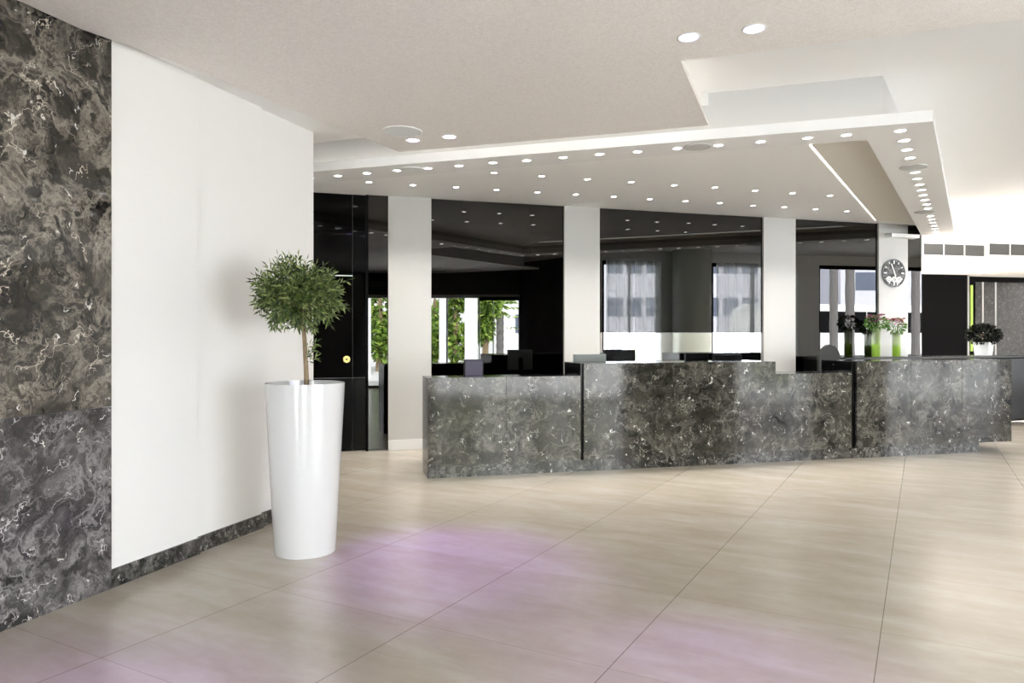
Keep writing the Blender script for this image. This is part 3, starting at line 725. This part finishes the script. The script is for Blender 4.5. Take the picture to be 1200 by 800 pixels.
# square white pot with black-green bush on the counter's right
dp = 10.6
p = atd(1152.5, dp, ZC)
crn = thing('potted_plant', 'square white pot with bushy very dark plant at the right end of the credenza', 'plant', (p.x, p.y, ZC), R(40))
crn.location = Vector(bwall(1152.5, .22)); crn.location.z = ZC
dp = crn.location.y; w = .105; hp = 15.5/F*dp
bm = BM(); a_, b_ = w*.92, w*1.08
v = [bm.verts.new((sx*q, sy*q, z)) for q, z in ((a_, 0), (b_, hp)) for sx, sy in ((-1, -1), (1, -1), (1, 1), (-1, 1))]
for f in ((3, 2, 1, 0), (4, 5, 6, 7), (0, 1, 5, 4), (1, 2, 6, 5), (2, 3, 7, 6), (3, 0, 4, 7)): bm.faces.new([v[i] for i in f])
link('pot', bm, mat('pot_white_matte', (.75, .77, .76), .35), crn, bevel=.004)
random.seed(11); bm = BM(); bush(bm, (0, 0, hp + .12), .24, .16, 1500, .05, .028); link('foliage', bm, M['dark_leaf'], crn)
bm = BM()
for k in range(7): tube(bm, [(0, 0, hp*.9), (random.uniform(-.1, .1), random.uniform(-.1, .1), hp + .15)], .006, 5)
link('stems', bm, M['bark'], crn)

# ---------------------------------------------------------------- clock
pc = bwall(1046.5, .036); zc_ = zat(320, pc.y); rc = .215
ck = thing('wall_clock', 'round silver wall clock with white hands and three small dials on the pillar', 'clock', (pc.x, pc.y, zc_), BA)
# local frame: x along wall, -y towards the room
def dring(bm, r0, r1, y0, y1, cx=0, cz=0, seg=48):
    a_ = [[bm.verts.new((cx + r*math.cos(2*math.pi*i/seg), y, cz + r*math.sin(2*math.pi*i/seg))) for i in range(seg)] for r, y in ((r0, y0), (r0, y1), (r1, y1), (r1, y0))]
    for q in range(4):
        A, B = a_[q], a_[(q+1) % 4]
        for i in range(seg): bm.faces.new([A[i], A[(i+1) % seg], B[(i+1) % seg], B[i]])
M['clock_face'] = mat('clock_face', (.1, .1, .1), .4, spec=.3)
t = NT(M['clock_face']); n_ = t.noise(t.coords(), 14, 5, .6, .8)
t.l.new(t.ramp(n_, [(.44, (.02, .02, .02)), (.52, (.07, .07, .07)), (.66, (.22, .22, .22))]), t.b.inputs['Base Color'])
M['clock_white'] = mat('clock_white', (.9, .9, .88), .4)
bm = BM(); disc(bm, (0, 0, 0), (0, -1, 0), rc, 0.0, .02, 48); link('dial', bm, M['clock_face'], ck)
bm = BM(); dring(bm, rc*.985, rc*1.025, 0.0, -.026); link('rim', bm, M['plastic_grey'], ck, smooth=False)
def bar2(bm, ang, r0, r1, w0, w1, y0, y1, cx=0, cz=0):
    d = Vector((math.sin(ang), 0, math.cos(ang))); s = Vector((d.z, 0, -d.x)); o_ = Vector((cx, 0, cz))
    q = [o_ + d*r0 - s*w0, o_ + d*r0 + s*w0, o_ + d*r1 + s*w1, o_ + d*r1 - s*w1]
    A = [bm.verts.new(x + Vector((0, y0, 0))) for x in q]; B = [bm.verts.new(x + Vector((0, y1, 0))) for x in q]
    bm.faces.new(A); bm.faces.new(B[::-1])
    for i in range(4): bm.faces.new([A[i], B[i], B[(i+1) % 4], A[(i+1) % 4]])
bm = BM()
for k in range(12): bar2(bm, k*math.pi/6, rc*(.74 if k % 3 else .66), rc*.90, .006 if k % 3 else .010, .006 if k % 3 else .010, -.020, -.0225)
link('hour_marks', bm, M['clock_white'], ck)
for k, cx_ in enumerate((-.098, .004, .098)):
    bm = BM(); disc(bm, (cx_, 0, -.098), (0, -1, 0), .046, .020, .024, 28); sd = link('small_dial', bm, M['clock_white'], ck)
    bm = BM(); bar2(bm, .6 + k*1.9, -.004, .026, .003, .002, -.024, -.026, cx_, -.098); bar2(bm, 3.6 + k*1.3, -.004, .034, .002, .0015, -.024, -.026, cx_, -.098); link('small_hand', bm, M['black'], sd)
    bm = BM(); dring(bm, .018, .024, -.024, -.0255, cx_, -.098, 20); link('small_ring', bm, M['clock_face'], sd)
bm = BM(); bar2(bm, R(-22), -.02, rc*.72, .011, .008, -.026, -.030); link('hour_hand', bm, M['clock_white'], ck)
bm = BM(); bar2(bm, R(163), -.03, rc*.92, .009, .006, -.031, -.034); link('minute_hand', bm, M['clock_white'], ck)

# ================================================================= PLANTER WITH OLIVE TREE
pp = Vector((-1.369, 4.865, 0))
pt = thing('planter', 'tall tapering glossy white planter standing by the left wall', 'planter', pp)
prof = [(.175, 0), (.196, .0), (.199, .01), (.256, 1.107), (.2555, 1.114), (.250, 1.114), (.243, 1.05), (.240, 1.03)]
bm = BM(); lathe(bm, prof, 96, cap0=True, cap1=False); link('pot', bm, M['pot'], pt, smooth=True)
o = pt.children[0]; md = o.modifiers.new('es', 'EDGE_SPLIT'); md.split_angle = R(35)
bm = BM(); lathe(bm, [(.2405, 1.035), (.2405, 1.04)], 48); link('soil', bm, M['soil'], pt)
tr_ = thing('olive_tree', 'small ball-shaped olive tree growing in the tall white planter', 'tree', pp + Vector((0, 0, 1.04)))
bm = BM()
tube(bm, [(.010, 0, 0), (.006, 0, .15), (-.004, .004, .33), (-.014, 0, .48), (-.03, .01, .60)], [.017, .0155, .0145, .0135, .010], 10)
for k in range(16):
    a_ = random.random()*6.28; e_ = random.uniform(.1, 1.2)
    d = Vector((math.cos(a_)*math.cos(e_), math.sin(a_)*math.cos(e_), math.sin(e_)))
    s = Vector((-.014, 0, .46 + .1*random.random())); tube(bm, [s, s + d*.12 + Vector((0, 0, .02)), s + d*.24], [.006, .004, .002], 5)
link('trunk', bm, M['bark'], tr_, smooth=True)
random.seed(21); bm = BM()
cc_ = Vector((-.038, 0, .655))
def twig(base, d, L, n):
    d = d.normalized()
    for k in range(n):
        f_ = (k + .6)/n; q = base + d*L*f_ + Vector((0, 0, -.012*f_*f_))
        a_ = k*1.57 + random.random()*.5
        s = d.cross(Vector((0, 0, 1)));
        if s.length < .1: s = Vector((1, 0, 0))
        s.normalize(); w_ = s.cross(d)
        for sg in (1, -1):
            ld = d*.75 + (s*math.cos(a_) + w_*math.sin(a_))*sg*.8
            leafquad(bm, q, ld, random.uniform(.038, .064), random.uniform(.011, .017), droop=.1)
    leafquad(bm, base + d*L, d, .05, .011)
for k in range(560):
    u = Vector((random.gauss(0, 1), random.gauss(0, 1), random.gauss(0, 1))).normalized()
    q = random.uniform(.45, .86) if k % 3 else random.uniform(.05, .5)
    rx, rz = .275, .215
    b0 = cc_ + Vector((u.x*rx*q, u.y*rx*q, u.z*rz*q))
    twig(b0, u + Vector((random.gauss(0, .45), random.gauss(0, .45), random.gauss(0, .45) + .1)), random.uniform(.06, .10), random.randint(3, 5))
for z_, dx in ((.20, .06), (.25, .05), (.30, .06), (.23, .03)): twig(Vector((.0, 0, z_)), Vector((dx, -.01, .035)), .085, 4)
twig(cc_ + Vector((-.12, 0, .15)), Vector((-.2, 0, 1)), .11, 4); twig(cc_ + Vector((.2, 0, .06)), Vector((1, 0, .3)), .13, 4)
link('foliage', bm, M['leaf'], tr_)

# ================================================================= OUTSIDE
bm = BM(); prism(bm, [(-60, -90), (90, -90), (90, 60), (-60, 60)], -.12, -.06); o = struct('floor_street', bm, M['bounce_paving'])
def ball_tree(p, h, r, label, seed, n=1500):
    random.seed(seed)
    tt = thing('garden_tree', label, 'tree', p, 0, 'trees outside the entrance')
    bm = BM(); tube(bm, [(0, 0, -.06), (.05, 0, h*.4), (0, .05, h*.7)], [.16, .12, .06], 8); link('trunk', bm, M['bark'], tt)
    bm = BM()
    for k in range(6):
        c_ = (random.uniform(-.5, .5)*r, random.uniform(-.5, .5)*r, h*.5 + random.uniform(-.35, .4)*h)
        bush(bm, c_, r*.6, r*.6, n//6, .35, .18)
    link('foliage', bm, M['tree_leaf'], tt)
ball_tree(V(444, 30) + Vector((0, 0, -.06)), 5.0, .9, 'bright green tree outside, mirrored beside the black door', 31)
ball_tree(V(509, 35) + Vector((0, 0, -.06)), 4.6, .9, 'slim green tree outside, leftmost in the first wide mirror', 32)
ball_tree(V(533, 31) + Vector((0, 0, -.06)), 4.6, .9, 'green tree outside, mirrored between the white entrance posts', 33)
ball_tree(V(568, 29) + Vector((0, 0, -.06)), 3.2, .7, 'low green shrub outside, mirrored right of the wide white post', 34)
ball_tree(V(760, 27) + Vector((0, 0, -.06)), 1.2, .5, 'low green shrub outside behind the curtained window', 35)
def ext_column(pa, pb, d, label):
    a, b = V(pa, d), V(pb, d); w = (b - a).length; ang = math.atan2((b - a).y, (b - a).x)
    c = thing('outside_column', label, 'column', (a + b)*.5 + Vector((0, 0, -.06)), ang)
    bm = BM(); box(bm, -w/2, w/2, -w/2, w/2, 0, 3.6); link('shaft', bm, M['render2'], c, bevel=.01)
    bm = BM(); box(bm, -w*.6, w*.6, -w*.6, w*.6, 0, .15); link('plinth', bm, M['render2'], c)
ext_column(515, 523, 25.5, 'slim white column outside, mirrored at the left in the first wide mirror')
ext_column(545, 559.5, 25.5, 'broad white column outside, mirrored in the middle of the first wide mirror')
ext_column(431, 434.5, 25.5, 'white column outside, mirrored beside the black door')
def palm(p, h, label, seed, r=.17):
    random.seed(seed)
    tt = thing('palm_tree', label, 'tree', p, 0, 'palms outside')
    bm = BM(); N = 14
    tube(bm, [(0, 0, -.06 + h*i/N) for i in range(N + 1)], [r*(1 + .12*(i % 2)) for i in range(N + 1)], 10); link('trunk', bm, mat('palm_bark', (.16, .15, .15), .9), tt)
    bm = BM()
    for k in range(16):
        a_ = 6.283*k/16; prev = None
        for i in range(9):
            f_ = i/8; x = 1.1*f_; z = h + 1.0*math.sin(f_*2.6) - 1.3*f_*f_
            q = Vector((x*math.cos(a_), x*math.sin(a_), z)); sd = Vector((-math.sin(a_), math.cos(a_), 0))
            for sg in (1, -1): leafquad(bm, q, sd*sg + Vector((math.cos(a_)*.5, math.sin(a_)*.5, -.5)), .6*(1 - .5*f_), .07)
    link('fronds', bm, M['tree_leaf'], tt)
palm(V(977, 33), 9, 'palm trunk outside, mirrored left of the clock pillar near the dome', 41)
palm(V(996, 30), 9, 'palm trunk outside, mirrored nearest the clock pillar', 42)
palm(V(586, 36), 2.6, 'short palm outside, mirrored in the first wide mirror', 43, .18)
palm(V(1073, 33), 9, 'palm trunk outside, mirrored in the narrow strip right of the clock', 44)
# bus parked outside, mirrored beyond the window
b0, b1 = V(868, 40), V(1130, 46.5)
bd = (b1 - b0); BL = bd.length; bang = math.atan2(bd.y, bd.x)
bs = thing('tour_bus', 'long white tour bus with black windows parked outside the street window', 'bus', (b0.x, b0.y, -.06), bang)
W_ = 2.5; side = 1
bm = BM(); sec = [(-1.25, .35), (-1.25, 2.85), (-1.1, 3.12), (-.8, 3.2), (.8, 3.2), (1.1, 3.12), (1.25, 2.85), (1.25, .35)]
xs = [(0, .0), (.35, .9), (.8, 1), (BL - .2, 1), (BL, .97)]
rings = []
for x, f_ in xs:
    rings.append([bm.verts.new((x, y*(1 if f_ > .5 else .93), .35 + (z - .35)*(f_ if f_ > 0 else .55))) for y, z in sec])
for A, B in zip(rings, rings[1:]):
    for i in range(len(sec)): bm.faces.new([A[i], A[(i+1) % len(sec)], B[(i+1) % len(sec)], B[i]])
bm.faces.new(rings[0]); bm.faces.new(rings[-1][::-1]); bmesh.ops.recalc_face_normals(bm, faces=bm.faces)
link('body', bm, M['bus'], bs)
for sy in (1, -1):
    n = 7
    for k in range(n):
        bm = BM(); x0 = 1.1 + (BL - 1.7)*k/n; x1 = 1.1 + (BL - 1.7)*(k+1)/n - .08
        y_ = sy*1.25; box(bm, x0, x1, min(y_, y_ + sy*.02), max(y_, y_ + sy*.02), 1.6, 2.78); link('side_window', bm, M['bus_glass'], bs)
for sx in (2.3, BL - 3.0):
    for sy in (-1.12, 1.12):
        bm = BM(); disc(bm, (sx, sy, .5), (0, 1, 0), .5, -.16, .16, 24); wl = link('wheel', bm, M['tyre'], bs)
# buildings across the street
def building(pa, pb, d, h, label, m, wins, dome=False):
    a, b = V(pa, d), V(pb, d); e = b - a; L = e.length; ang = math.atan2(e.y, e.x)
    bg = thing('street_building', label, 'building', (a.x, a.y, -.06), ang)
    bm = BM(); box(bm, 0, L, 0, 6 , 0, h); sgn = 1
    # keep the block on the far side of the street
    mid_ = Vector((-math.sin(ang), math.cos(ang), 0)).dot(Vector((a.x, a.y, 0)))
    if mid_ < 0: bmesh.ops.scale(bm, vec=(1, -1, 1), verts=bm.verts); sgn = -1; bmesh.ops.recalc_face_normals(bm, faces=bm.faces)
    link('walls', bm, m, bg)
    bm = BM(); box(bm, -.1, L + .1, min(-sgn*.15, 0), max(-sgn*.15, 0), h - .3, h + .25); link('parapet', bm, M['render2'], bg)
    for (x, z, w, hh_) in wins:
        bm = BM(); box(bm, x*L, x*L + w, min(0, -sgn*.05), max(0, -sgn*.05), z, z + hh_); link('window', bm, mat('far_window', (.12, .14, .2), .3), bg)
    if dome:
        bm = BM(); lathe(bm, [(2.2*math.cos(i*math.pi/16), 2.2*math.sin(i*math.pi/16)) for i in range(8)], 24, L*.3, sgn*2.5, h); link('dome', bm, M['render2'], bg, smooth=True)
building(930, 984, 74, 7.2, 'low white domed building outside, mirrored left of the palm trunks', M['render2'], [(.6, 2.5, .8, 1.2), (.25, 2.5, .8, 1.2)], True)
building(985, 1130, 58, 9.0, 'lavender-white block outside, mirrored behind the palm trunks', M['render'], [(.12, 5, 1, 1.4), (.32, 3.2, 1, 1.4), (.30, 6.2, 1, 1.4), (.22, 5, 1, 1.4), (.7, 5, 1, 1.4), (.85, 3, 1, 1.4)])
building(690, 915, 60, 11.0, 'tall pale block outside behind the curtained windows', M['render'], [(.1*i, z, 1.2, 1.5) for i in range(1, 10) for z in (3, 6.5)])
building(590, 625, 48, 4.5, 'small white house outside behind the short palm', M['render2'], [(.4, 1.6, .8, 1.2)])

# ---------------------------------------------------------------- light from outside
w_ = bpy.data.worlds.new('World'); bpy.context.scene.world = w_; w_.use_nodes = True
bg = w_.node_tree.nodes['Background']; bg.inputs[0].default_value = (.97, .975, 1.0, 1); bg.inputs[1].default_value = 11.0
sun = bpy.data.lights.new('sun', 'SUN'); sun.energy = 28; sun.angle = R(1); sun.color = (1, .98, .97)
so = bpy.data.objects.new('sun', sun); C.objects.link(so); so.rotation_euler = Vector((.35, -.75, -.75)).to_track_quat('-Z', 'Y').to_euler(); so.location = (0, 0, 20)

# ---------------------------------------------------------------- camera
cam = bpy.data.cameras.new('camera'); co = bpy.data.objects.new('camera', cam); C.objects.link(co)
co.location = (0, 0, H); co.rotation_euler = (R(90), 0, 0)
cam.sensor_width = 36; cam.lens = F/1200*36; cam.shift_y = -(400 - HY)/1200.; cam.clip_end = 500; cam.clip_start = .05
sc = bpy.context.scene; sc.camera = co
sc.view_settings.view_transform = 'Standard'; sc.view_settings.look = 'None'; sc.view_settings.exposure = 0.66; sc.view_settings.gamma = 1
try: sc.view_settings.use_curve_mapping = False
except Exception: pass
cy = sc.cycles
cy.use_denoising = True; cy.max_bounces = 10; cy.diffuse_bounces = 5; cy.glossy_bounces = 5; cy.transparent_max_bounces = 16
cy.caustics_reflective = False; cy.sample_clamp_indirect = 6
